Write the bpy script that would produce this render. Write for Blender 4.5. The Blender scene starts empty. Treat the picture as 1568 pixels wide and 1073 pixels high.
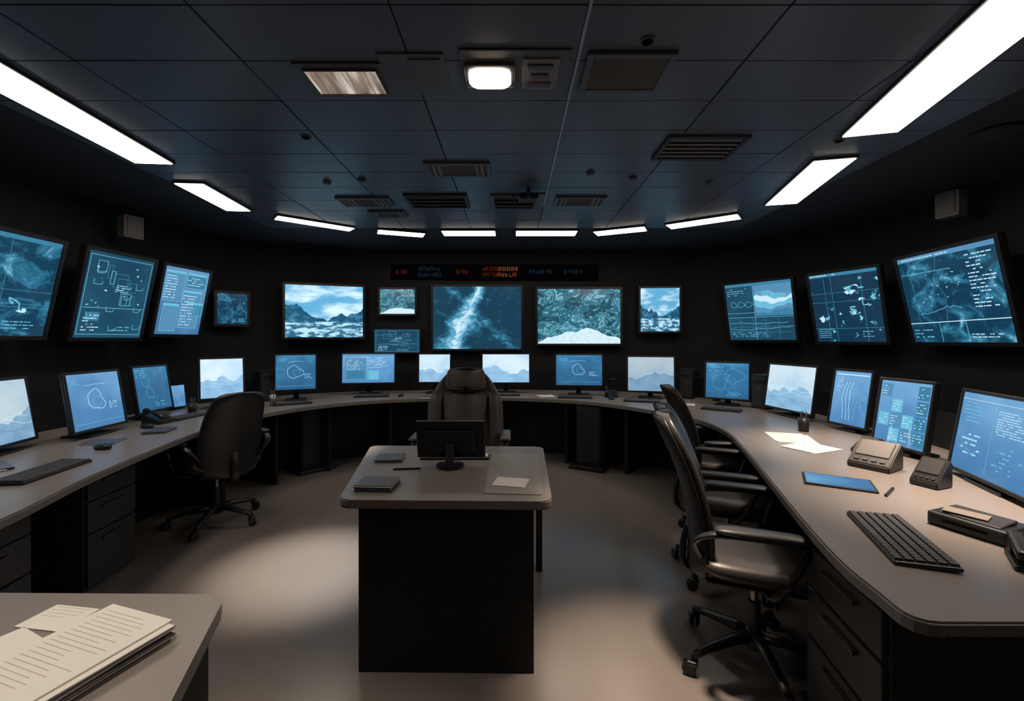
import bpy, bmesh, math, random
from mathutils import Vector, Matrix, Euler
random.seed(7)
D=bpy.data
scene=bpy.context.scene
scene.view_settings.view_transform='Standard'
CEIL=2.72

# ------------------------------------------------------------ node helper
class NT:
    def __init__(s,name):
        s.m=D.materials.new(name); s.m.use_nodes=True
        s.t=s.m.node_tree; s.t.nodes.clear()
        s.out=s.t.nodes.new('ShaderNodeOutputMaterial')
    def n(s,typ,ins={},**kw):
        nd=s.t.nodes.new(typ)
        for k,v in kw.items(): setattr(nd,k,v)
        for k,v in ins.items():
            if hasattr(v,'is_output') : s.t.links.new(v,nd.inputs[k])
            else: nd.inputs[k].default_value=v
        return nd
    def math(s,op,a,b=0.0,c=None,clamp=False):
        ins={0:a,1:b}
        if c is not None: ins[2]=c
        return s.n('ShaderNodeMath',ins,operation=op,use_clamp=clamp).outputs[0]
    def mix(s,f,a,b):
        nd=s.t.nodes.new('ShaderNodeMix'); nd.data_type='RGBA'
        for i,v in ((0,f),(6,a),(7,b)):
            if hasattr(v,'is_output'): s.t.links.new(v,nd.inputs[i])
            else: nd.inputs[i].default_value=v if i==0 else (*v,1)
        return nd.outputs[2]
    def ramp(s,f,stops):
        nd=s.t.nodes.new('ShaderNodeValToRGB'); s.t.links.new(f,nd.inputs[0])
        cr=nd.color_ramp
        while len(cr.elements)<len(stops): cr.elements.new(0.5)
        for e,(p,c) in zip(cr.elements,stops):
            e.position=p; e.color=(*c,1)
        return nd.outputs[0]
    def noise(s,vec,scale,detail=4,rough=.5,dist=0):
        return s.n('ShaderNodeTexNoise',{'Vector':vec,'Scale':scale,'Detail':detail,'Roughness':rough,'Distortion':dist}).outputs[0]

def pbr(name,col,rough=.5,metal=0,var=.12,scale=8,bump=0.0,bscale=200,spec=.5,coat=0):
    t=NT(name)
    co=t.n('ShaderNodeTexCoord').outputs['Object']
    f=t.noise(co,scale)
    c2=tuple(min(1,c*(1+var)) for c in col); c1=tuple(c*(1-var) for c in col)
    base=t.mix(f,c1,c2)
    p=t.n('ShaderNodeBsdfPrincipled',{'Base Color':base,'Roughness':rough,'Metallic':metal,'Specular IOR Level':spec,'Coat Weight':coat})
    if bump>0:
        b=t.n('ShaderNodeBump',{'Height':t.noise(co,bscale),'Strength':bump,'Distance':.002})
        t.t.links.new(b.outputs[0],p.inputs['Normal'])
    t.t.links.new(p.outputs[0],t.out.inputs[0])
    return t.m
def emis(name,col,st):
    t=NT(name)
    e=t.n('ShaderNodeEmission',{'Color':(*col,1),'Strength':st})
    t.t.links.new(e.outputs[0],t.out.inputs[0])
    return t.m

def screen_mat(kind,seed,st=1.0):
    t=NT('screen_%s_%d'%(kind,seed))
    uv=t.n('ShaderNodeTexCoord').outputs['UV']
    sep=t.n('ShaderNodeSeparateXYZ',{0:uv}); u,v=sep.outputs[0],sep.outputs[1]
    mp=t.n('ShaderNodeMapping',{'Vector':uv,'Location':(seed*3.17,seed*1.73,seed*.9)}).outputs[0]
    if kind=='nebula':
        f=t.noise(mp,5,8,.65,.6)
        c=t.ramp(f,[(0,(.004,.02,.05)),(.5,(.008,.05,.10)),(.62,(.03,.18,.30)),(.78,(.3,.68,.85))])
    elif kind=='islands':
        f=t.noise(mp,7,7,.6,.4)
        c=t.ramp(f,[(0,(.006,.028,.06)),(.62,(.008,.04,.08)),(.645,(.04,.28,.42)),(.70,(.35,.78,.95))])
    elif kind=='streak':
        f=t.noise(mp,9,10,.72,.9)
        cen=t.math('MULTIPLY_ADD',v,.30,.22)
        cen=t.math('ADD',cen,t.math('MULTIPLY',t.math('SUBTRACT',t.noise(mp,3,4),.5),.35))
        dd=t.math('ABSOLUTE',t.math('SUBTRACT',u,cen))
        wd=t.math('MULTIPLY_ADD',v,4.0,3.8)
        g=t.math('SUBTRACT',1,t.math('MULTIPLY',dd,wd),clamp=True)
        cen2=t.math('MULTIPLY_ADD',v,-.75,.92)
        g2=t.math('SUBTRACT',1,t.math('MULTIPLY',t.math('ABSOLUTE',t.math('SUBTRACT',u,cen2)),9.0),clamp=True)
        g2=t.math('MULTIPLY',g2,.40)
        g=t.math('MAXIMUM',g,g2)
        f2=t.math('ADD',t.math('MULTIPLY',f,.74),t.math('MULTIPLY',g,.42))
        c=t.ramp(f2,[(0,(.008,.035,.06)),(.42,(.012,.055,.10)),(.54,(.03,.17,.28)),(.66,(.14,.45,.66)),(.80,(.65,.90,1))])
    elif kind=='land':
        vy=t.math('MULTIPLY',t.math('ABSOLUTE',t.math('SUBTRACT',u,.55)),.55)
        h=t.math('ADD',t.math('ADD',.31,vy),t.math('MULTIPLY',t.math('SUBTRACT',t.noise(t.n('ShaderNodeCombineXYZ',{0:u,1:float(seed)}).outputs[0],4,6),.48),.6))
        mask=t.math('LESS_THAN',v,h)
        sky=t.ramp(t.noise(t.n('ShaderNodeMapping',{'Vector':mp,'Scale':(1,2.2,1)}).outputs[0],2.5,7),[(0,(.06,.30,.56)),(.45,(.14,.45,.72)),(.62,(.68,.9,1))])
        mt=t.ramp(t.noise(mp,8,8,.6),[(0,(.006,.03,.06)),(.5,(.015,.10,.19)),(.68,(.10,.30,.46))])
        c=t.mix(mask,sky,mt)
        wm=t.math('LESS_THAN',v,.30)
        wt=t.ramp(t.noise(t.n('ShaderNodeMapping',{'Vector':mp,'Scale':(1,2.4,1)}).outputs[0],6,7,.6),[(0,(.01,.06,.12)),(.47,(.03,.16,.28)),(.55,(.5,.78,.94))])
        c=t.mix(wm,c,wt)
    elif kind=='relief':
        # dark sea chart: thin bright coast contours over soft relief, pale ice sheet at the bottom
        f=t.noise(mp,4.5,5,.56,.7)
        g=t.noise(mp,22,8,.7)
        h=t.math('ADD',.10,t.math('MULTIPLY',t.noise(t.n('ShaderNodeCombineXYZ',{0:u,1:float(seed)}).outputs[0],2.5,5),.42))
        m=t.math('LESS_THAN',v,t.math('SUBTRACT',h,t.math('MULTIPLY',t.math('ABSOLUTE',t.math('SUBTRACT',u,.58)),.5)))
        a=t.ramp(f,[(0,(.008,.04,.07)),(.435,(.014,.075,.12)),(.447,(.32,.70,.82)),(.46,(.02,.11,.17)),(.545,(.03,.17,.25)),(.555,(.50,.85,.95)),(.572,(.05,.24,.33)),(.66,(.07,.30,.38)),(.675,(.45,.8,.9)),(.69,(.04,.2,.28))])
        a=t.mix(t.math('MULTIPLY',t.math('SUBTRACT',g,.45),2.6,clamp=True),a,t.ramp(g,[(0,(.01,.05,.08)),(.60,(.05,.22,.3)),(.72,(.45,.8,.9))]))
        b=t.ramp(g,[(0,(.25,.55,.75)),(.55,(.72,.92,1))])
        c=t.mix(m,a,b)
    elif kind=='blue':
        f=t.math('ADD',t.math('MULTIPLY',t.noise(mp,1.6,2),.6),t.math('MULTIPLY',v,.35))
        c=t.ramp(f,[(0,(.04,.145,.32)),(.4,(.085,.245,.48)),(.75,(.19,.41,.68))])
    elif kind=='navy':
        f=t.math('ADD',t.math('MULTIPLY',t.noise(mp,2.5,3),.6),t.math('MULTIPLY',v,.3))
        c=t.ramp(f,[(0,(.01,.05,.12)),(.5,(.03,.13,.26)),(.8,(.07,.26,.45))])
    elif kind=='pale':
        h=t.math('MULTIPLY_ADD',t.noise(t.n('ShaderNodeCombineXYZ',{0:u,1:float(seed)}).outputs[0],2.2,4),.9,.0)
        m=t.math('LESS_THAN',v,h)
        a=t.ramp(t.noise(mp,2,3),[(0,(.35,.62,.9)),(.6,(.72,.9,1))])
        b=t.ramp(t.noise(mp,4,6),[(0,(.12,.33,.58)),(.6,(.34,.58,.82))])
        c=t.mix(m,a,b)
    else:
        f=t.noise(mp,2.5,3)
        c=t.ramp(f,[(0,(.006,.032,.065)),(.7,(.018,.085,.15))])
    e=t.n('ShaderNodeEmission',{'Color':c,'Strength':st}).outputs[0]
    g=t.n('ShaderNodeBsdfGlossy',{'Color':(.04,.04,.04,1),'Roughness':.15}).outputs[0]
    a=t.n('ShaderNodeAddShader',{0:e,1:g}).outputs[0]
    t.t.links.new(a,t.out.inputs[0])
    return t.m

M={}
M['wall']=pbr('wall_charcoal_paint',(.017,.017,.019),.7,bump=.15,spec=.2)
M['ceil']=pbr('ceiling_panel_paint',(.11,.125,.165),.36,var=.12,scale=2,bump=.05,spec=.6)
M['ceilback']=pbr('ceiling_void',(.05,.052,.062),.7,spec=.2)
M['rail']=pbr('ceiling_rail_metal',(.40,.48,.60),.4,spec=.5)
M['top']=pbr('desk_laminate',(.235,.207,.190),.33,var=.05,scale=30,bump=.02)
M['edge']=pbr('desk_edge_band',(.22,.20,.186),.40,var=.05)
M['body']=pbr('desk_body_black',(.011,.011,.012),.5,var=.1,spec=.3)
M['ped']=pbr('pedestal_metal_black',(.026,.026,.028),.40,var=.08,spec=.4)
M['plastic']=pbr('black_plastic',(.013,.013,.015),.38,var=.1)
M['plastic2']=pbr('charcoal_plastic',(.035,.035,.038),.40,var=.1)
M['key']=pbr('keycap_plastic',(.065,.065,.068),.5)
M['leather']=pbr('black_leather',(.032,.029,.029),.36,var=.2,scale=30,bump=.25,bscale=300)
M['leather2']=pbr('brown_black_leather',(.095,.082,.078),.42,var=.2,scale=20,bump=.25,bscale=300)
M['chrome']=pbr('brushed_metal',(.35,.34,.33),.35,metal=1,var=.05)
M['paper']=pbr('white_paper',(.82,.79,.74),.7,var=.04)
M['ink']=pbr('printed_grey_ink',(.64,.62,.59),.7)
M['mag']=pbr('magazine_cover_dark',(.08,.07,.07),.35,var=.7,scale=40)
M['mat']=pbr('desk_blotter_beige',(.30,.26,.22),.3,var=.05)
M['speaker']=pbr('speaker_grey',(.26,.25,.25),.6)
M['grille']=pbr('vent_metal_dark',(.045,.048,.055),.5,spec=.3)
M['hole']=pbr('duct_black',(.003,.003,.003),.9,spec=.05)
M['plate']=pbr('ceiling_plate_grey',(.12,.125,.14),.45)
M['lamp']=emis('fluorescent_panel',(1,.87,.73),11)
M['lamp2']=emis('ceiling_globe_glow',(1,.80,.60),6)
M['cy']=emis('ui_cyan',(.16,.52,.72),1.0)
M['cyd']=emis('ui_teal',(.05,.22,.36),1.0)
M['wh']=emis('ui_white',(.60,.85,1.0),1.0)
M['dk']=emis('ui_navy',(.008,.035,.08),1.0)
M['md']=emis('ui_mid_blue',(.10,.28,.48),1.0)
M['redled']=emis('led_red',(.30,.04,.015),.28)
M['orled']=emis('led_orange',(.5,.14,.05),.4)
M['bluled']=emis('led_blue',(.05,.12,.25),.16)
t=NT('clear_glass'); p=t.n('ShaderNodeBsdfPrincipled',{'Base Color':(.9,.95,1,1),'Roughness':.05,'Transmission Weight':.9}); t.t.links.new(p.outputs[0],t.out.inputs[0]); M['glass']=t.m
t=NT('troffer_prismatic_glow'); co=t.n('ShaderNodeTexCoord').outputs['Object']
mp=t.n('ShaderNodeMapping',{'Vector':co,'Rotation':(0,0,.35),'Scale':(1,.12,1)}).outputs[0]
c=t.ramp(t.noise(mp,22,2,.5,.3),[(.3,(.10,.06,.045)),(.5,(.28,.21,.17)),(.66,(.70,.62,.55))])
e=t.n('ShaderNodeEmission',{'Color':c,'Strength':.9}); t.t.links.new(e.outputs[0],t.out.inputs[0]); M['troff']=t.m

# floor: semi-gloss poured resin
t=NT('floor_polished_resin')
co=t.n('ShaderNodeTexCoord').outputs['Object']
f1=t.noise(co,1.2,5)
base=t.ramp(f1,[(0,(.165,.143,.130)),(.5,(.19,.166,.151)),(1,(.215,.19,.173))])
mp=t.n('ShaderNodeMapping',{'Vector':co,'Rotation':(0,0,.6),'Location':(.35,.3,0)}).outputs[0]
br=t.n('ShaderNodeTexBrick',{'Vector':mp,'Color1':(1,1,1,1),'Color2':(1,1,1,1),'Mortar':(.75,.75,.75,1),'Scale':1.0,'Mortar Size':.002,'Brick Width':4.4,'Row Height':4.4},offset=0.0).outputs[0]
mx=t.t.nodes.new('ShaderNodeMix'); mx.data_type='RGBA'; mx.blend_type='MULTIPLY'; mx.inputs[0].default_value=1
t.t.links.new(base,mx.inputs[6]); t.t.links.new(br,mx.inputs[7])
rg=t.math('MULTIPLY_ADD',t.noise(co,3,3),.06,.20)
p=t.n('ShaderNodeBsdfPrincipled',{'Base Color':mx.outputs[2],'Roughness':rg,'Specular IOR Level':.65})
t.t.links.new(p.outputs[0],t.out.inputs[0]); M['floor']=t.m

# ------------------------------------------------------------ mesh builder
class B:
    def __init__(s,name): s.name=name; s.bm=bmesh.new(); s.uv=s.bm.loops.layers.uv.new('UVMap'); s.mats=[]
    def mi(s,m):
        if isinstance(m,str): m=M[m]
        if m not in s.mats: s.mats.append(m)
        return s.mats.index(m)
    def merge(s,tb,mat,mtx=None,smooth=False):
        i=s.mi(mat)
        bmesh.ops.recalc_face_normals(tb,faces=tb.faces)
        if mtx is not None: tb.transform(mtx)
        for f in tb.faces: f.material_index=i; f.smooth=smooth
        me=D.meshes.new('tmp'); tb.to_mesh(me); tb.free()
        s.bm.from_mesh(me); D.meshes.remove(me)
    def box(s,c,size,mat,rot=(0,0,0),bev=0,seg=2,smooth=False,pre=None):
        tb=bmesh.new(); bmesh.ops.create_cube(tb,size=1)
        bmesh.ops.scale(tb,vec=size,verts=tb.verts)
        if bev>0: bmesh.ops.bevel(tb,geom=tb.edges[:],offset=bev,segments=seg,profile=.5,affect='EDGES')
        m=Matrix.Translation(c)@Euler(rot).to_matrix().to_4x4()
        if pre is not None: m=pre@m
        s.merge(tb,mat,m,smooth)
    def cyl(s,c,r,h,mat,rot=(0,0,0),r2=None,n=20,bev=0,pre=None):
        tb=bmesh.new(); bmesh.ops.create_cone(tb,cap_ends=True,segments=n,radius1=r,radius2=r if r2 is None else r2,depth=h)
        if bev>0: bmesh.ops.bevel(tb,geom=[e for e in tb.edges if len(e.link_faces)==2 and any(len(f.verts)>4 for f in e.link_faces)],offset=bev,segments=2,affect='EDGES')
        m=Matrix.Translation(c)@Euler(rot).to_matrix().to_4x4()
        if pre is not None: m=pre@m
        s.merge(tb,mat,m,False)
    def prism(s,pts,z0,z1,mat,bev=0,pre=None):
        tb=bmesh.new()
        lo=[tb.verts.new((x,y,z0)) for x,y in pts]; hi=[tb.verts.new((x,y,z1)) for x,y in pts]
        tb.faces.new(lo[::-1]); tb.faces.new(hi); n=len(pts)
        for i in range(n): tb.faces.new((lo[i],lo[(i+1)%n],hi[(i+1)%n],hi[i]))
        if bev>0: bmesh.ops.bevel(tb,geom=[e for e in tb.edges if abs(e.verts[0].co.z-e.verts[1].co.z)<1e-6],offset=bev,segments=2,affect='EDGES')
        s.merge(tb,mat,pre)
    def tube(s,path,rad,mat,n=10,flat=1.0,pre=None):
        tb=bmesh.new(); P=[Vector(p) for p in path]; rings=[]
        R=rad if isinstance(rad,(list,tuple)) else [rad]*len(P)
        for i,p in enumerate(P):
            d=(P[min(i+1,len(P)-1)]-P[max(i-1,0)]).normalized()
            a=Vector((0,0,1)) if abs(d.z)<.9 else Vector((0,1,0))
            sx=d.cross(a).normalized(); sy=sx.cross(d).normalized()
            rings.append([tb.verts.new(p+sx*math.cos(k*2*math.pi/n)*R[i]+sy*math.sin(k*2*math.pi/n)*R[i]*flat) for k in range(n)])
        for a,b in zip(rings,rings[1:]):
            for k in range(n): tb.faces.new((a[k],a[(k+1)%n],b[(k+1)%n],b[k]))
        tb.faces.new(rings[0][::-1]); tb.faces.new(rings[-1])
        s.merge(tb,mat,pre,True)
    def stube(s,path,rad,mat,n=12,flat=1.0,k=4):
        R=rad if isinstance(rad,(list,tuple)) else [rad]*len(path)
        P4=catmull([(*p,r) for p,r in zip(path,R)],k)
        s.tube([tuple(p[:3]) for p in P4],[p[3] for p in P4],mat,n,flat)
    def pillow(s,fn,mat,nu=16,nv=18,pre=None):
        tb=bmesh.new()
        for sgn in (1,-1):
            g=[]
            for j in range(nv+1):
                v=math.sin((j/nv*2-1)*math.pi/2); row=[]
                for i in range(nu+1):
                    u=math.sin((i/nu*2-1)*math.pi/2)
                    c,nrm=fn(u,v); row.append(tb.verts.new(Vector(c)+Vector(nrm)*sgn))
                g.append(row)
            for j in range(nv):
                for i in range(nu): tb.faces.new((g[j][i],g[j][i+1],g[j+1][i+1],g[j+1][i]))
        bmesh.ops.remove_doubles(tb,verts=tb.verts,dist=.0008)
        bmesh.ops.dissolve_degenerate(tb,dist=.0003,edges=tb.edges)
        s.merge(tb,mat,pre,True)
    def quad(s,pts,mat,uvs=((0,0),(1,0),(1,1),(0,1))):
        vs=[s.bm.verts.new(p) for p in pts]; f=s.bm.faces.new(vs); f.material_index=s.mi(mat)
        for l,u in zip(f.loops,uvs if len(uvs)==len(vs) else [(0,0)]*len(vs)): l[s.uv].uv=u
    def done(s,loc=(0,0,0),rz=0):
        me=D.meshes.new(s.name); s.bm.to_mesh(me); s.bm.free()
        for m in s.mats: me.materials.append(m)
        ob=D.objects.new(s.name,me); scene.collection.objects.link(ob)
        ob.location=loc; ob.rotation_euler=(0,0,rz)
        return ob

def catmull(pts,k=6):
    out=[]; P=[Vector(p) for p in pts]; P=[2*P[0]-P[1]]+P+[2*P[-1]-P[-2]]
    for i in range(1,len(P)-2):
        for j in range(k):
            t=j/k
            out.append(.5*((2*P[i])+(-P[i-1]+P[i+1])*t+(2*P[i-1]-5*P[i]+4*P[i+1]-P[i+2])*t*t+(-P[i-1]+3*P[i]-3*P[i+1]+P[i+2])*t**3))
    out.append(P[-2]); return out

def strip(b,A,Bp,z0,z1,mat,bev=0):
    tb=bmesh.new(); n=len(A)
    q=[[tb.verts.new((A[i].x,A[i].y,z0)),tb.verts.new((Bp[i].x,Bp[i].y,z0)),tb.verts.new((Bp[i].x,Bp[i].y,z1)),tb.verts.new((A[i].x,A[i].y,z1))] for i in range(n)]
    for a,c in zip(q,q[1:]):
        for k in range(4): tb.faces.new((a[k],a[(k+1)%4],c[(k+1)%4],c[k]))
    tb.faces.new(q[0][::-1]); tb.faces.new(q[-1])
    if bev>0:
        bmesh.ops.recalc_face_normals(tb,faces=tb.faces)
        es=[e for e in tb.edges if len(e.link_faces)==2 and e.calc_face_angle()>1.2]
        bmesh.ops.bevel(tb,geom=es,offset=bev,segments=2,affect='EDGES')
    b.merge(tb,mat)

def offset(P,d):
    out=[]
    for i,p in enumerate(P):
        t=(P[min(i+1,len(P)-1)]-P[max(i-1,0)]).normalized()
        out.append(p+Vector((-t.y,t.x))*d)
    return out

# ------------------------------------------------------------ room shell
b=B('floor'); b.box((0,2.5,-.05),(8.6,8.6,.1),'floor'); b.done()
WP=catmull([(-3.85,-1.5),(-3.88,1),(-3.92,3),(-3.95,4.6),(-3.82,5.4),(-3.3,6.05),(-2.3,6.38),(0,6.47),(1.9,6.45),(2.75,6.3),(3.45,5.8),(3.88,5.0),(4.0,4.3),(3.92,3),(3.85,1),(3.8,-1.5)],5)
def wall(name,seg):
    b=B(name); strip(b,seg,offset(seg,.12),0,CEIL+.02,'wall'); b.done()
wall('wall_left',WP[:21]); wall('wall_back',WP[20:56]); wall('wall_right',WP[55:])
b=B('wall_front'); b.box((0,-1.56,CEIL/2),(8.0,.12,CEIL),'wall'); b.done()

b=B('ceiling')
b.box((0,2.5,CEIL+.06),(8.6,8.6,.1),'ceilback')
xs=[-2.78,-2.01,-1.24,-.47,.30,1.07,1.84,2.61]
rt=random.Random(3)
for i in range(len(xs)-1):
    for j in range(-3,15):
        y0=j*.34; y1=y0+.34
        cx=(xs[i]+xs[i+1])/2; cy=(y0+y1)/2
        b.box((cx,cy,CEIL+.006),(xs[i+1]-xs[i]-.007,.34-.005,.01),'ceil',rot=(rt.uniform(-.006,.006),rt.uniform(-.003,.003),0),bev=.002,seg=1)
b.done()
b=B('trim_1'); b.box((.30,1.6,CEIL-.004),(.012,5.3,.008),'rail'); b.done()
b=B('baseboard_back'); seg=WP[20:56]; strip(b,offset(seg,-.012),seg,0,.1,'body'); b.done()

# ------------------------------------------------------------ ceiling lights
def bar(p,q,w):
    p=Vector(p);q=Vector(q);L=(q-p).length;a=math.atan2(q.y-p.y,q.x-p.x);c=(p+q)/2
    b=B('ceiling_light_panel')
    b.box((0,0,-.008),(L+.03,w+.03,.016),'grille',bev=.003,seg=1)
    b.box((0,0,-.018),(L,w,.006),'lamp')
    b.done((c.x,c.y,CEIL),a)
for p,q,w in [((1.66,.6),(2.2,2.73),.29),((2.27,3.12),(2.51,4.14),.26),((1.76,4.98),(2.33,4.56),.2),((1.0,5.3),(1.52,5.06),.2),
              ((.05,5.28),(.76,5.28),.22),((-.82,5.28),(-.2,5.28),.22),((-1.57,5.2),(-1.07,5.38),.18),((-2.44,4.6),(-1.84,5.1),.16),
              ((-2.62,3.6),(-2.68,4.35),.22),((-2.38,.95),(-2.565,3.18),.25)]:
    bar(p,q,w)

def vent(name,c,sx,sy,nl=8,sides=0,rz=0,fr='grille'):
    b=B(name); z=-.02
    fw=.03
    for s in (-1,1):
        b.box((s*(sx/2+fw/2),0,z/2),(fw,sy+2*fw,.02),fr,bev=.003,seg=1)
        b.box((0,s*(sy/2+fw/2),z/2),(sx,fw,.02),fr,bev=.003,seg=1)
    b.box((0,0,-.003),(sx,sy,.004),'hole')
    for i in range(nl):
        y=-sy/2+sy*(i+.5)/nl
        b.box((0,y,-.012),(sx,.003,.014),'plate',rot=(.9,0,0))
    for s in range(sides):
        for k in (-1,1):
            b.box((k*(sx/2-.03-s*.04),0,-.014),(.02,sy,.012),'speaker',rot=(0,.4*k,0))
    return b.done((c[0],c[1],CEIL),rz)
vent('ceiling_vent',(.54,2.12),.34,.25,10,fr='plate')
vent('ceiling_vent',(1.24,2.95),.46,.30,5)
vent('ceiling_vent',(-.40,3.32),.42,.2,7,2,fr='plate')
vent('ceiling_vent',(-.68,4.08),.50,.32,3)
vent('ceiling_vent',(-1.35,4.1),.42,.2,6,3,fr='plate')
vent('ceiling_vent',(-1.25,4.5),.3,.16,6,1,fr='plate')
vent('ceiling_vent',(.62,4.08),.4,.2,6,2,fr='plate')
vent('ceiling_vent',(0.02,4.1),.36,.34,3,fr='plate')
b=B('ceiling_troffer_light')
b.box((0,0,-.006),(.42,.27,.012),'plate',bev=.003,seg=1)
b.box((0,0,-.015),(.34,.2,.008),'troff')
for s in (-1,1): b.box((s*.172,0,-.018),(.006,.206,.014),'plate'); b.box((0,s*.102,-.018),(.34,.006,.014),'plate')
b.done((-.81,2.18,CEIL))
b=B('ceiling_access_panel')
b.box((0,0,-.004),(.30,.32,.008),'plate',bev=.002,seg=1); b.box((.06,0,-.011),(.15,.26,.008),'plate',bev=.003,seg=1)
b.done((-.46,2.14,CEIL))
b=B('ceiling_recessed_lamp')
b.box((.12,0,-.005),(.50,.34,.01),'plate',bev=.003,seg=1)
b.box((0,0,-.018),(.235,.185,.022),'plate',bev=.02,seg=3)
b.prism([(.10*math.copysign(abs(math.cos(a))**.45,math.cos(a)),.076*math.copysign(abs(math.sin(a))**.45,math.sin(a))) for a in [k*2*math.pi/40+.01 for k in range(40)]],-.042,-.026,'lamp2',bev=.005)
b.box((.24,0,-.013),(.17,.24,.01),'speaker',bev=.003)
for i in range(3): b.box((.235,-.07+i*.07,-.022),(.12-.03*(i==1),.035,.012),'plate',bev=.004)
b.done((-.105,2.12,CEIL))
b=B('ceiling_projector')
b.cyl((0,0,-.03),.015,.06,'plastic'); b.box((0,0,-.08),(.16,.12,.05),'plastic',bev=.01); b.cyl((0,-.07,-.08),.022,.03,'plastic2',rot=(math.pi/2,0,0))
b.tube([(-.14,.02,-.06),(0,0,-.055),(.14,-.02,-.05)],.008,'plastic')
b.done((.14,3.75,CEIL))
for x,y in [(.95,3.5),(1.6,3.6),(-1.2,3.55),(.6,3.4),(-1.5,3.6)]:
    b=B('smoke_detector'); b.cyl((0,0,-.006),.034,.012,'plate',bev=.003); b.cyl((0,0,-.018),.022,.012,'plate',r2=.026); b.done((x,y,CEIL))
b=B('ceiling_speaker'); b.cyl((0,0,-.006),.13,.012,'ceilback',n=32); b.cyl((0,0,-.013),.11,.004,'grille',n=32); b.done((3.0,2.75,CEIL))

def wspeaker(c,rz):
    b=B('wall_speaker')
    b.box((0,-.06,0),(.17,.12,.22),'speaker',bev=.012)
    b.box((0,-.122,-.0),(.14,.006,.19),'plastic2',bev=.002)
    for i in range(9): b.box((0,-.127,-.08+i*.02),(.12,.004,.007),'speaker')
    b.box((0,.02,0),(.06,.10,.06),'plastic')
    b.done(c,rz)
wspeaker((-3.8,4.38,2.54),math.radians(70)); wspeaker((3.83,3.83,2.60),math.radians(-75))

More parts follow.
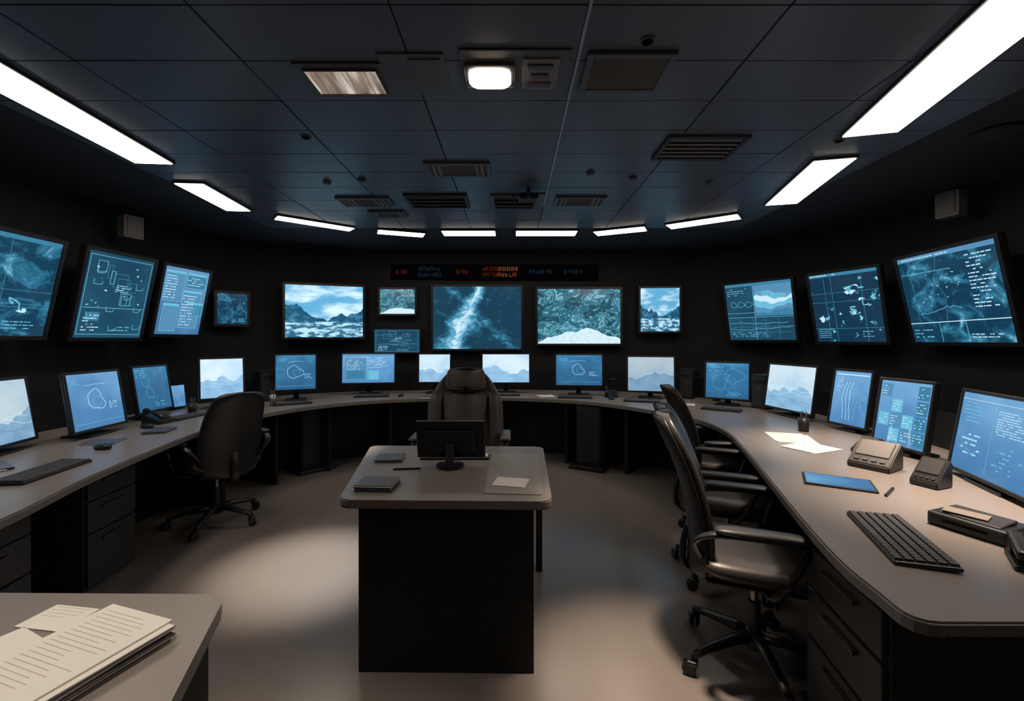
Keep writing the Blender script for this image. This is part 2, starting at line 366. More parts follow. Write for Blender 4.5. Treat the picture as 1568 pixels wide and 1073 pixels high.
# ------------------------------------------------------------ screen artwork (flat UI shapes lying on the screen face)
def art(b,W,H,style,rnd,T):
    def R(u0,v0,u1,v1,mat,l=1):
        b.quad([T((u-.5)*W,(v-.5)*H,l) for u,v in ((u0,v0),(u1,v0),(u1,v1),(u0,v1))],mat)
    def line(pts,w,mat,l=2):
        for (a,c),(d,e) in zip(pts,pts[1:]):
            x0,z0,x1,z1=(a-.5)*W,(c-.5)*H,(d-.5)*W,(e-.5)*H
            L=math.hypot(x1-x0,z1-z0)
            if L<1e-6: continue
            nx,nz=-(z1-z0)/L*w/2,(x1-x0)/L*w/2
            b.quad([T(x0-nx,z0-nz,l),T(x1-nx,z1-nz,l),T(x1+nx,z1+nz,l),T(x0+nx,z0+nz,l)],mat)
    def text(u0,v0,u1,v1,rows,mat='cy',fill=.8):
        rh=(v1-v0)/rows
        for r in range(rows):
            u=u0
            while u<u0+(u1-u0)*(.5+.5*rnd.random()):
                w=rnd.uniform(.01,.045)
                if rnd.random()<fill: R(u,v0+r*rh+rh*.35,min(u+w,u1),v0+r*rh+rh*.65,mat,2)
                u+=w+.008
    def blob(cu,cv,r,mat,l=2,el=1):
        k=18; ph=rnd.random()*6
        pts=[]
        for i in range(k):
            a=i/k*2*math.pi; rr=r*(1+.35*math.sin(2*a+ph)+.2*math.sin(5*a+ph*2)+rnd.uniform(-.15,.15))
            pts.append(T((cu-.5)*W+math.cos(a)*rr*H*el,(cv-.5)*H+math.sin(a)*rr*H*.7,l))
        b.quad(pts,mat)
    def contour(cu,cv,r,mat,w):
        ph=rnd.random()*6; k=30
        line([(cu+math.cos(i/k*6.283)*r*H/W*(1+.25*math.sin(2*i/k*6.283+ph)+.12*math.sin(5*i/k*6.283+ph)),cv+math.sin(i/k*6.283)*r*(1+.2*math.sin(3*i/k*6.283+ph))) for i in range(k+1)],w,mat)
    def walk(u,v,n,du,dv,mat,w):
        pts=[(u,v)]
        for k in range(n):
            u+=rnd.uniform(*du); v+=rnd.uniform(-dv,dv); pts.append((min(max(u,.02),.98),min(max(v,.03),.9)))
        line(pts,w,mat); return pts
    lw=H*.006
    if style=='map':
        R(0,.955,1,1,'cyd'); text(.02,.96,.7,1,1,'wh')
        for i in range(3):
            u=rnd.uniform(.15,.9); line([(u,0),(u,.95)],lw,'cyd')
            v=rnd.uniform(.15,.85); line([(0,v),(1,v)],lw,'cyd')
        for i in range(6):
            pts=walk(rnd.uniform(.1,.8),rnd.uniform(.15,.8),9,(-.02,.045),.05,'cy',H*rnd.uniform(.006,.016))
            for q in pts[::3]: blob(*q,rnd.uniform(.008,.028),rnd.choice(['cy','wh']),3,1.4)
        text(.04,.05,.3,.2,5,'cy'); text(.7,.06,.95,.16,3,'cy')
    elif style=='plan':
        line([(.03,.04),(.97,.04),(.97,.96),(.03,.96),(.03,.04)],lw,'cy')
        for i in range(9):
            u,v=rnd.uniform(.06,.75),rnd.uniform(.3,.8); w,h=rnd.uniform(.05,.22),rnd.uniform(.05,.2)
            line([(u,v),(u+w,v),(u+w,v+h*.8),(u,v+h*.8),(u,v)],lw,rnd.choice(['cy','cyd','cy']))
        for i in range(10):
            u,v=rnd.uniform(.05,.85),rnd.uniform(.1,.85); line([(u,v),(u,v-.06),(u+rnd.uniform(.05,.12),v-.06),(u+.12,v-.02)],lw,'cy')
        for i in range(12): blob(rnd.uniform(.1,.9),rnd.uniform(.35,.9),rnd.uniform(.005,.015),rnd.choice(['cy','wh']))
        line([(.05,.35),(.95,.37)],lw,'cy'); text(.08,.07,.35,.28,6,'wh',.6); R(.1,.2,.3,.3,'cyd')
        text(.5,.07,.9,.15,2,'cy'); text(.45,.55,.7,.65,4,'wh')
    elif style=='windows':
        for (u0,v0,u1,v1) in [(.03,.5,.45,.95),(.5,.72,.95,.95),(.08,.05,.42,.46),(.46,.1,.9,.68),(.6,.3,.97,.5)]:
            R(u0,v0,u1,v1,rnd.choice(['md','cyd','md']),1); R(u0,v1-.035,u1,v1,'cy',2)
            if rnd.random()<.8: text(u0+.02,v0+.03,u1-.02,v1-.06,int((v1-v0)*20),rnd.choice(['wh','cy']),.75)
            line([(u0,v0),(u1,v0),(u1,v1),(u0,v1),(u0,v0)],lw,'cy',3)
    elif style=='split':
        R(0,.95,1,1,'cyd'); R(.45,.42,1,.95,'md',1)
        for bi,(base,mat) in enumerate([(.82,'cy'),(.74,'wh'),(.66,'cy'),(.57,'md'),(.5,'cyd')]):
            for i in range(28):
                u=.45+.55*i/28; h=base+.035*math.sin(i*.22+bi*.8)+.012*math.sin(i*.7+bi)
                R(u,.42,u+.55/28,min(h,.95),mat,1+bi*.3)
        text(.03,.78,.42,.93,4,'cy',.6)
        for i in range(3): contour(.12+.12*i,.63,.05,'cy',lw)
        line([(.44,0),(.44,.95)],lw,'cy'); line([(0,.48),(.44,.48)],lw,'cy'); line([(0,.4),(1,.4)],lw,'cy')
        for i in range(5): line([(.02+.19*i,.03),(.02+.19*i,.38)],lw,'cyd')
        for i in range(4): walk(.03,.3-.05*i,30,(.02,.04),.012,'cyd' if i%2 else 'cy',lw)
        text(.05,.05,.9,.14,3,'cy',.5)
    elif style=='console':
        R(.0,.95,1,1,'md'); text(.05,.955,.9,.99,1,'wh')
        line([(.0,.22),(1,.24)],lw*1.5,'wh'); line([(.6,0),(.6,.23)],lw,'cy'); line([(.33,0),(.33,.23)],lw,'cy')
        line([(.12,.24),(.12,.95)],lw,'cyd'); line([(.02,.8),(.55,.8)],lw,'cy')
        text(.72,.35,.96,.92,15,'wh',.75); text(.03,.04,.3,.16,3,'cy'); text(.63,.04,.95,.1,2,'wh')
        line([(.42,.24),(.46,.5),(.38,.7),(.44,.95)],lw,'cyd')
        for i in range(22): blob(rnd.uniform(.2,.68),rnd.uniform(.35,.9),rnd.uniform(.003,.010),'wh')
        walk(.14,.32,14,(.02,.05),.02,'cy',lw)
    elif style=='sub':
        for i in range(4): contour(rnd.uniform(.2,.8),rnd.uniform(.3,.7),rnd.uniform(.08,.25),rnd.choice(['cy','cyd']),lw)
        line([(.33,0),(.33,1)],lw,'cyd'); text(.05,.75,.5,.95,4,'cy',.6); text(.5,.06,.95,.2,3,'cy',.6)
    elif style=='doc':
        R(.0,.94,1,1,'md')
        R(.05,.1,.45,.85,'md',1); text(.08,.45,.42,.82,8,'wh',.7); R(.08,.14,.42,.42,'cyd',2)
        text(.5,.5,.95,.88,9,'wh',.7); R(.5,.1,.7,.42,'cy',1); text(.73,.1,.95,.42,7,'cy',.7); line([(.48,.08),(.48,.9)],lw,'wh')
    elif style=='side':
        line([(.48,.06),(.48,.97)],lw,'cy'); text(.52,.55,.95,.85,10,'wh',.85); text(.05,.62,.4,.9,6,'cy',.8); text(.1,.2,.4,.5,5,'wh',.5)
        walk(.06,.3,8,(.02,.05),.05,'cy',lw)
        text(.55,.12,.95,.45,6,'cy',.4); line([(.0,.92),(1,.92)],lw,'wh')
    elif style=='tiles':
        for i in range(4):
            for j in range(4):
                if rnd.random()<.75:
                    R(.04+i*.24,.04+j*.235,.25+i*.24,.25+j*.235,rnd.choice(['md','md','cy','cyd']),1); text(.05+i*.24,.06+j*.235,.24+i*.24,.23+j*.235,4,'wh',.55)
        line([(.3,0),(.34,.3),(.33,.02)],lw,'wh',3); line([(.72,0),(.7,.3),(.76,.02)],lw,'wh',3)
    elif style=='sketch':
        contour(.48,.5,.18,'wh',lw*1.6); contour(.52,.48,.10,'cy',lw)
        walk(.3,.78,8,(.03,.06),.02,'wh',lw); text(.72,.3,.92,.45,4,'wh'); text(.06,.8,.3,.92,3,'cy'); line([(.05,.1),(.95,.1)],lw,'cy')
    elif style=='figure':
        for o in (-.09,0,.09):
            line([(.45+o,.08),(.42+o,.3),(.38+o*1.2,.5),(.40+o,.66),(.47+o,.8)],lw*1.3,'wh')
            line([(.55+o,.08),(.58+o,.35),(.62+o*1.2,.55),(.58+o,.72)],lw*1.3,'cy')
        text(.08,.6,.3,.9,8,'wh',.6); text(.76,.2,.92,.6,9,'cy',.6); R(.05,.93,.95,.95,'wh')
    elif style=='coast':
        for i in range(3): walk(.05,.25+.12*i,22,(.025,.06),.035,'wh' if i else 'md',lw*1.2)
        line([(.5,.95),(.52,.68)],lw*2,'wh')

seedc=[0]
def panel(b,W,H,zc,style,kind,tilt,bz,depth,pz,st=1.0,frame='plastic'):
    seedc[0]+=1; rnd=random.Random(seedc[0]*13)
    pre=Matrix.Translation((0,0,zc))@Matrix.Rotation(tilt,4,'X')
    b.box((0,depth/2+.004,0),(W+2*bz,depth,H+2*bz),frame,bev=.006,seg=2,pre=pre)
    for s in (-1,1):
        b.box((s*(W/2+bz/2),-.002,0),(bz,.014,H+2*bz),frame,bev=.003,seg=1,pre=pre)
        b.box((0,-.002,s*(H/2+bz/2)),(W,.014,bz),frame,bev=.003,seg=1,pre=pre)
    def T(x,z,l): return pre@Vector((x,-.001-l*.0007,z))
    b.quad([T(-W/2,-H/2,0),T(W/2,-H/2,0),T(W/2,H/2,0),T(-W/2,H/2,0)],screen_mat(kind,seedc[0],st))
    if style: art(b,W,H,style,rnd,T)
    return pre

def wall_screen(L,R,z0,z1,style,kind,tilt=0,bz=.035,st=1.0):
    L=Vector(L);R=Vector(R);c=(L+R)/2;W=(R-L).length;a=math.atan2(R.y-L.y,R.x-L.x)
    b=B('wall_display_screen'); H=(z1-z0)/math.cos(tilt)
    pre=panel(b,W,H,0,style,kind,tilt,bz,.05,0,st=st)
    b.box((0,.075,0),(W*.5,.05,H*.5),'plastic',pre=pre)
    b.box((0,.12,0),(.2,.08,.2),'plastic')
    return b.done((c.x,c.y,(z0+z1)/2),a)
T12=math.radians(12)
wall_screen((-3.56,2.45),(-3.62,3.50),1.47,2.19,'map','nebula',T12)
wall_screen((-3.62,3.73),(-3.60,4.38),1.46,2.20,'plan','ui',T12)
wall_screen((-3.60,4.54),(-3.54,5.10),1.50,2.20,'windows','blue',T12,st=.8)
wall_screen((-3.63,5.46),(-3.41,5.72),1.64,2.02,'sub','nebula')
wall_screen((-3.03,5.93),(-2.10,6.25),1.475,2.18,None,'land',st=1.1)
wall_screen((-1.88,6.33),(-1.39,6.34),1.81,2.16,None,'relief',bz=.03)
wall_screen((-1.96,6.33),(-1.32,6.34),1.26,1.585,'plan','ui',bz=.02)
wall_screen((-1.13,6.36),(.13,6.36),1.31,2.20,None,'streak')
wall_screen((.37,6.36),(1.55,6.36),1.385,2.165,None,'relief')
wall_screen((1.83,6.32),(2.36,6.26),1.56,2.17,None,'land',bz=.03)
wall_screen((2.90,5.97),(3.36,5.30),1.44,2.16,'split','ui',T12)
wall_screen((3.45,5.08),(3.68,4.42),1.42,2.16,'map','islands',T12)
wall_screen((3.73,4.20),(3.64,3.27),1.42,2.19,'console','nebula',T12)

b=B('led_status_sign')
b.box((0,0,0),(3.0,.03,.22),'hole',bev=.004)
rn=random.Random(5)
for x0,x1,m,rows in [(-1.42,-1.3,'redled',1),(-1.1,-.8,'bluled',2),(-.55,-.42,'redled',1),(-.18,.02,'redled',2),(.05,.32,'orled',2),(.5,.85,'bluled',1),(1.0,1.25,'bluled',1)]:
    for r in range(rows):
        x=x0
        while x<x1:
            w=rn.uniform(.02,.05); h=.05
            zz=(r-(rows-1)/2)*.085
            for dz in (-h/2,0,h/2):
                if rn.random()<.8: b.box((x+w/2,-.017,zz+dz),(w,.004,.008),m)
            for dx in (0,w):
                if rn.random()<.8: b.box((x+dx,-.017,zz),(.008,.004,h),m)
            x+=w+.025
b.done((-.25,6.425,2.42))

# ------------------------------------------------------------ ring desk
IN=catmull([(-1.8,.9),(-1.96,1.70),(-2.12,2.2),(-2.25,2.76),(-2.36,3.4),(-2.34,4.0),(-2.12,4.55),(-1.6,5.02),(-.8,5.26),(0,5.28),(.84,4.95),(1.36,4.36),(1.6,3.85),(1.62,3.4),(1.50,2.9),(1.07,1.56),(.992,1.16)],6)
OUT=catmull([(-3.35,.9),(-3.42,1.7),(-3.47,2.2),(-3.52,2.76),(-3.55,3.5),(-3.5,4.3),(-3.25,5.05),(-2.4,5.82),(-1.1,6.1),(.1,6.14),(1.5,5.92),(2.35,5.25),(2.8,4.6),(2.85,3.8),(2.8,3.1),(2.6,1.8),(2.52,1.16)],6)
IN+=[Vector(p) for p in [(.990,1.13),(.999,1.105),(1.02,1.088),(1.05,1.082)]]
OUT+=[Vector(p) for p in [(2.518,1.13),(2.515,1.105),(2.512,1.088),(2.51,1.078)]]
def lerp(A,Bq,f): return [a.lerp(c,f) for a,c in zip(A,Bq)]
b=B('curved_control_desk')
strip(b,IN,OUT,.712,.75,'top',bev=.006)
strip(b,offset(IN,-.001),lerp(IN,OUT,.004),.714,.742,'edge')
i2,o2=IN[:-4],OUT[:-4]
strip(b,lerp(i2,o2,.5),lerp(i2,o2,.53),0,.712,'body')
strip(b,lerp(IN,OUT,.985),OUT,.0,.98,'body')
for i in [28,34,39,44,48,53,58,63,70,76,84]:
    p=IN[i].lerp(OUT[i],.10); q=IN[i].lerp(OUT[i],.52); d=q-p; c=(p+q)/2
    b.box((c.x,c.y,.356),(d.length,.035,.712),'body',rot=(0,0,math.atan2(d.y,d.x)))
b.box((2.0,1.19,.356),(.95,.03,.712),'body')
b.done()

def pedestal(c,rz,w=.42,d=.5,h=.70,name='drawer_pedestal'):
    b=B(name)
    b.box((0,0,.02+h/2-.01),(w,d,h-.02),'ped',bev=.004,seg=1)
    b.box((0,.01,.012),(w-.04,d-.06,.024),'plastic')
    z=.04; hs=[.30,.18,.15]
    for hh in hs:
        b.box((0,-d/2-.008,z+hh/2),(w-.02,.018,hh-.008),'ped',bev=.004,seg=2)
        b.box((0,-d/2-.028,z+hh-.05),(w*.45,.008,.012),'plastic2',bev=.003)
        for s in (-1,1): b.box((s*w*.2,-d/2-.02,z+hh-.05),(.01,.02,.01),'plastic2')
        z+=hh+.003
    return b.done((c[0],c[1],0),rz)
pedestal((-2.66,2.64),math.radians(96),w=.38)
pedestal((-2.5,1.84),math.radians(100),w=.46)
pedestal((-2.42,1.32),math.radians(100),w=.42)
pedestal((1.34,1.42),math.radians(-99),w=.44,d=.5)
for x,y,a in [(-2.3,5.0,50),(.93,5.1,-28)]:
    b=B('desk_support_cabinet'); b.box((0,0,.37),(.28,.34,.66),'ped',bev=.004,seg=1); b.box((0,-.03,.02),(.40,.46,.04),'plastic',bev=.006)
    b.box((0,-.175,.37),(.25,.01,.6),'ped',bev=.003); b.done((x,y,0),math.radians(a))

# ------------------------------------------------------------ centre desk
b=B('supervisor_desk')
def rr(pts,r,k=5):
    out=[];n=len(pts)
    for i in range(n):
        p0,p,p1=Vector(pts[i-1]),Vector(pts[i]),Vector(pts[(i+1)%n])
        a=(p0-p).normalized()*r; c=(p1-p).normalized()*r
        for j in range(k+1):
            t=j/k; out.append(tuple((p+a)*(1-t)**2+2*p*t*(1-t)+(p+c)*t*t))
    return out
b.prism(rr([(-.75,1.915),(.172,1.895),(.2,2.87),(-.92,2.9)],.05),.715,.75,'top',bev=.006)
b.prism(rr([(-.748,1.917),(.170,1.897),(.198,2.868),(-.918,2.898)],.05),.712,.716,'edge')
b.prism([(-.665,1.925),(.094,1.915),(.115,2.35),(-.735,2.35)],.0,.712,'body',bev=.004)
b.prism([(.15,2.76),(.188,2.76),(.19,2.83),(.152,2.83)],0,.712,'body')
b.prism([(-.87,2.76),(-.82,2.76),(-.82,2.83),(-.88,2.83)],0,.712,'body')
b.box((-.36,2.80,.63),(1.05,.02,.16),'body'); b.box((.14,2.55,.66),(.02,.48,.10),'body'); b.box((-.8,2.55,.66),(.02,.48,.10),'body',rot=(0,0,.15))
b.done()

b=B('side_desk')
b.prism(rr([(-1.7,.3),(-.46,.3),(-.775,1.205),(-1.7,1.215)],.05),.712,.75,'top',bev=.006)
b.prism([(-1.68,.36),(-.52,.36),(-.525,.40),(-1.68,.40)],0,.712,'body')
b.prism([(-.845,1.10),(-.80,1.17),(-.51,.36),(-.56,.36)],0,.712,'body')
b.prism([(-1.68,1.12),(-.81,1.12),(-.80,1.15),(-1.68,1.15)],0,.712,'body')
b.prism([(-1.69,.36),(-1.65,.36),(-1.65,1.15),(-1.69,1.15)],0,.712,'body')
b.done()

# ------------------------------------------------------------ monitors
def monitor(L,R,z0,z1,style,kind,tilt=-9,st=1.0,name='computer_monitor'):
    L=Vector(L);R=Vector(R);c=(L+R)/2;W=(R-L).length;a=math.atan2(R.y-L.y,R.x-L.x)
    b=B(name); H=z1-z0; zc=(z0+z1)/2-.75; tl=math.radians(tilt)
    pre=panel(b,W,H,zc,style,kind,tl,.018,.022,0,st=st)
    b.box((0,.045,0),(W*.55,.03,H*.6),'plastic',bev=.01,pre=pre)
    b.tube([(0,.075,.012),(0,.082,zc*.5),(0,.06,zc)],[.03,.024,.03],'plastic',flat=.5)
    b.box((0,.05,.008),(min(.26,W*.55),.19,.016),'plastic',bev=.006)
    b.cyl((0,.07,.022),.045,.014,'plastic',r2=.035)
    return b.done((c.x,c.y,.75),a)
monitor((-3.02,2.42),(-3.13,2.88),.81,1.19,'coast','pale',st=.75)
monitor((-2.99,3.0),(-3.03,3.44),.81,1.20,'sketch','blue')
monitor((-3.17,3.74),(-3.20,4.14),.82,1.20,'sub','navy',st=1.2)
monitor((-3.06,4.36),(-2.80,4.62),.86,1.245,'coast','pale',tilt=-5,st=1.05)
monitor((-2.64,4.96),(-2.265,5.12),.88,1.265,'sketch','navy',tilt=-5,st=1.3)
monitor((-2.12,5.55),(-1.50,5.66),.90,1.26,'doc','blue',tilt=-4,st=1.2)
monitor((-1.19,5.7),(-.80,5.72),.90,1.25,'coast','pale',tilt=-4)
monitor((-.38,5.75),(.22,5.75),.89,1.25,None,'pale',tilt=-4)
monitor((.55,5.53),(1.11,5.48),.88,1.25,'sketch','navy',tilt=-4,st=1.3)
monitor((1.38,5.28),(1.88,5.16),.84,1.235,None,'pale',tilt=-5,st=.65)
monitor((2.08,4.76),(2.42,4.54),.83,1.195,'sub','navy',tilt=-7,st=1.4)
monitor((2.46,4.27),(2.53,3.72),.815,1.205,'coast','pale',tilt=-8,st=.9)
monitor((2.53,3.50),(2.57,3.20),.80,1.20,'figure','blue',tilt=-9,st=1.1)
monitor((2.36,2.86),(2.365,2.52),.80,1.185,'tiles','blue',tilt=-9,st=1.1)
monitor((2.31,2.30),(2.13,1.80),.79,1.175,'side','blue',tilt=-9)
b=B('small_tablet_display'); pre=panel(b,.15,.21,.13,'sub','blue',math.radians(-8),.012,.012,0)
b.box((0,.05,.005),(.12,.10,.01),'plastic',bev=.003); b.tube([(0,.06,.01),(0,.03,.1)],.008,'plastic'); b.done((-3.33,4.42,.75),math.radians(75))
b=B('computer_monitor')
pre=Matrix.Translation((0,0,.145))@Matrix.Rotation(math.radians(-14),4,'X')
b.box((0,0,0),(.375,.022,.215),'plastic',bev=.006,pre=pre); b.box((0,.025,-.005),(.27,.03,.13),'plastic',bev=.012,pre=pre)
b.box((0,-.012,.004),(.35,.002,.19),'hole',pre=pre)
b.box((0,.046,.06),(.045,.02,.14),'plastic2',bev=.006,rot=(.1,0,0)); b.cyl((0,.03,.009),.075,.018,'plastic',n=28,bev=.004)
b.done((-.335,2.44,.75),math.radians(180))

# ------------------------------------------------------------ small objects
def keyboard(c,rz,w=.42,d=.15,z=.75):
    b=B('computer_keyboard')
    b.box((0,0,.009),(w,d,.014),'plastic',rot=(.04,0,0),bev=.004)
    rows=6; n=20; kw=(w-.02)/n
    for r in range(rows):
        y=-d/2+.015+r*(d-.03)/(rows-1)
        i=0
        while i<n:
            span=1
            if r==0 and i==5: span=6
            x=-w/2+.01+kw*(i+span/2)
            b.box((x,y,.019+.04*y),(kw*span-.004,(d-.03)/(rows-1)-.005,.009),'key',bev=.0015,seg=1)
            i+=span
    return b.done((c[0],c[1],z),rz)
keyboard((1.325,1.53),math.radians(-111),w=.43,d=.165)
keyboard((-2.42,2.30),math.radians(99),w=.42,d=.15)
keyboard((-2.88,3.95),math.radians(85),w=.36,d=.13)
keyboard((-2.35,4.75),math.radians(35),w=.38,d=.13)
keyboard((-1.7,5.38),math.radians(12),w=.4,d=.14)
keyboard((.75,5.27),math.radians(-8),w=.4,d=.14)
keyboard((1.45,4.95),math.radians(-18),w=.4,d=.14)
keyboard((2.05,4.35),math.radians(-35),w=.36,d=.13)
keyboard((-.1,5.5),0,w=.4,d=.14)
def mouse(c,rz):
    b=B('computer_mouse')
    def fn(u,v):
        w=.031*(1-abs(v)**3)**(1/2.2); return ((u*w,v*.052,.016),(0,0,.017*max(0,(1-u**4)*(1-v**4))**.5))
    b.pillow(fn,'plastic',10,12); b.box((0,.03,.031),(.004,.016,.006),'plastic2'); b.done((c[0],c[1],.75),rz)
mouse((-2.58,2.80),1.5); mouse((1.15,5.15),0); mouse((-1.35,5.4),0); mouse((-2.85,3.47),1.4)

def papers(c,rz,n=3,w=.21,h=.297,spread=.02,z=.75,name='paper_stack',cover=None,lines=True,seed=1,th=.0015,under=None):
    rnd=random.Random(seed); b=B(name); zz=0
    for i in range(n):
        a=rnd.uniform(-spread*3,spread*3); dx,dy=rnd.uniform(-spread,spread),rnd.uniform(-spread,spread)
        m=cover if (cover and (i==n-1 or i%2==0)) else 'paper'
        if under and i%3==0 and i<n-1: m=under
        b.box((dx,dy,zz+th/2),(w,h,th*.8),m,rot=(0,0,a)); zz+=th
        if i==n-1 and lines:
            pre=Matrix.Translation((dx,dy,zz+.0001))@Matrix.Rotation(a,4,'Z')
            for k in range(int(h/.012)-3):
                L=w*.8*rnd.uniform(.5,1)
                b.box((-w*.4+L/2,h*.42-k*.012,0),(L,.0014,.0003),'ink',pre=pre)
    return b.done((c[0],c[1],z),rz)
papers((-.925,.93),math.radians(-17),n=9,w=.205,h=.27,spread=.012,seed=3,name='document_stack',th=.004,under='mag')
papers((-1.12,1.10),math.radians(-8),n=2,w=.13,h=.09,spread=.004,seed=4,name='note_paper')
papers((-1.135,.985),math.radians(-25),n=2,w=.13,h=.11,spread=.003,seed=5,name='note_paper',lines=False)
papers((-.63,2.08),math.radians(-4),n=7,w=.17,h=.14,spread=.008,seed=6,name='magazine_stack',cover='mag',lines=False,th=.004)
papers((-.70,2.57),math.radians(6),n=4,w=.15,h=.15,spread=.006,seed=7,name='magazine_stack',cover='mag',lines=False,th=.004)
papers((-.005,2.14),math.radians(-12),n=2,w=.15,h=.13,spread=.006,seed=8,name='note_paper',z=.754,lines=False)
b=B('desk_blotter'); b.prism(rr([(-.13,1.99),(.135,1.97),(.16,2.66),(-.12,2.68)],.015),.75,.7535,'mat'); b.done()
b=B('desk_pen'); b.cyl((0,0,.005),.005,.14,'plastic',rot=(0,math.pi/2,0),n=10); b.cyl((.075,0,.005),.004,.012,'chrome',rot=(0,math.pi/2,0),r2=.001,n=10); b.done((-.56,2.36,.75),.1)
b=B('desk_tray'); b.box((0,0,.005),(.40,.10,.01),'plastic',bev=.003); b.box((-.12,0,.014),(.14,.08,.008),'paper'); b.box((.13,0,.014),(.12,.07,.008),'paper'); b.done((-.33,2.60,.75))
papers((1.98,3.12),math.radians(-20),n=3,w=.24,h=.3,spread=.03,seed=9)
papers((1.90,2.83),math.radians(-65),n=3,w=.2,h=.26,spread=.02,seed=10)
papers((-2.75,2.98),math.radians(20),n=3,w=.2,h=.16,spread=.02,seed=11,cover='mag',lines=False,th=.003)
papers((-2.80,2.35),math.radians(60),n=4,w=.17,h=.24,spread=.02,seed=12,cover='mag',lines=False,th=.003)
papers((.42,5.45),math.radians(10),n=2,seed=14,w=.18,h=.2); papers((-1.0,5.35),math.radians(-10),n=3,seed=15,cover='mag',lines=False,w=.2,h=.2)
papers((-2.72,4.25),.6,n=3,w=.14,h=.18,seed=16); papers((1.85,4.72),-.4,n=2,w=.15,h=.16,seed=17)
papers((-2.66,3.35),.3,n=4,w=.15,h=.2,seed=18,cover='mag',lines=False,th=.004)

b=B('tablet_computer'); b.box((0,0,.005),(.20,.28,.01),'plastic',bev=.003)
b.quad([(-.09,-.13,.0105),(.09,-.13,.0105),(.09,.13,.0105),(-.09,.13,.0105)],screen_mat('blue',77,.9)); b.done((1.57,2.14,.75),math.radians(60))
b=B('desk_pen'); b.cyl((0,0,.006),.006,.15,'plastic',rot=(0,math.pi/2,0),n=10); b.cyl((.08,0,.006),.005,.012,'chrome',rot=(0,math.pi/2,0),r2=.001,n=10); b.done((1.70,2.00,.75),.7)

def wedge(c,rz,w=.16,d=.16,h=.11,face='plastic2',name='desk_intercom'):
    b=B(name)
    prof=[(-d/2,0),(d/2,0),(d/2,h*.85),(d/2-.02,h),(-d/2,h*.22)]
    tb=bmesh.new()
    a=[tb.verts.new((-w/2,y,z)) for y,z in prof]; e=[tb.verts.new((w/2,y,z)) for y,z in prof]
    tb.faces.new(a); tb.faces.new(e[::-1])
    for i in range(5): tb.faces.new((a[i],a[(i+1)%5],e[(i+1)%5],e[i]))
    bmesh.ops.bevel(tb,geom=tb.edges[:],offset=.005,segments=2,affect='EDGES')
    b.merge(tb,'plastic')
    L=math.hypot(d-.02,h*.78); sl=math.atan2(h*.78,d-.02)
    pre=Matrix.Translation((0,-.01,h*.61))@Matrix.Rotation(sl,4,'X')
    b.box((0,L*.12,.002),(w*.8,L*.6,.006),face,bev=.002,seg=1,pre=pre)
    for i in range(4): b.box((-w*.3+i*w*.2,-L*.34,.002),(w*.12,L*.08,.006),'plastic2',pre=pre)
    return b.done((c[0],c[1],.75),rz)
wedge((1.96,2.40),math.radians(-60),.19,.17,.14,'leather2'); wedge((1.98,2.10),math.radians(-70),.11,.12,.13); wedge((2.16,2.70),math.radians(-80),.12,.12,.10)
def phone(c,rz,s=1.0):
    b=B('desk_phone')
    prof=[(-.10,0),(.10,0),(.10,.085),(.07,.09),(-.10,.025)]
    tb=bmesh.new(); 
    a=[tb.verts.new((-.095,y,z)) for y,z in prof]; d=[tb.verts.new((.095,y,z)) for y,z in prof]
    tb.faces.new(a); tb.faces.new(d[::-1])
    for i in range(5): tb.faces.new((a[i],a[(i+1)%5],d[(i+1)%5],d[i]))
    bmesh.ops.bevel(tb,geom=tb.edges[:],offset=.004,segments=2,affect='EDGES')
    b.merge(tb,'plastic')
    sl=math.atan2(.065,.17)
    pre=Matrix.Translation((.03,-.02,.062))@Matrix.Rotation(sl,4,'X')
    for i in range(3):
        for j in range(4): b.box((-.02+i*.022,-.05+j*.02,.004),(.015,.012,.006),'plastic2',pre=pre,bev=.001,seg=1)
    b.box((.0,.055,.004),(.09,.035,.004),'plastic2',pre=pre)
    pre2=Matrix.Translation((-.065,0,.085))@Matrix.Rotation(sl,4,'X')
    b.tube([(0,-.1,.0),(0,-.085,.018),(0,-.04,.024),(0,.04,.024),(0,.085,.018),(0,.1,.0)],[.022,.024,.014,.014,.024,.022],'plastic',pre=pre2)
    o=b.done((c[0],c[1],.75),rz); o.scale=(s,s,s)
phone((-2.98,1.98),math.radians(80)); phone((-2.93,3.69),math.radians(85),.85); phone((1.2,5.38),-.2,.8)
b=B('card_reader_box')
b.box((0,0,.025),(.22,.17,.05),'plastic',bev=.008); b.box((0,-.01,.053),(.17,.11,.012),'plastic2',bev=.004,rot=(.1,0,0)); b.box((-.02,-.03,.062),(.12,.05,.003),'mat',rot=(.1,0,.2))
b.box((0,-.087,.028),(.12,.004,.006),'hole'); b.done((1.68,1.60,.75),math.radians(-70))
b=B('stapler'); b.box((0,0,.008),(.05,.16,.016),'plastic',bev=.005); b.box((0,.0,.055),(.042,.155,.03),'plastic',rot=(.12,0,0),bev=.01); b.box((0,.055,.03),(.04,.05,.05),'plastic',bev=.004); b.done((1.57,1.37,.75),math.radians(-40))
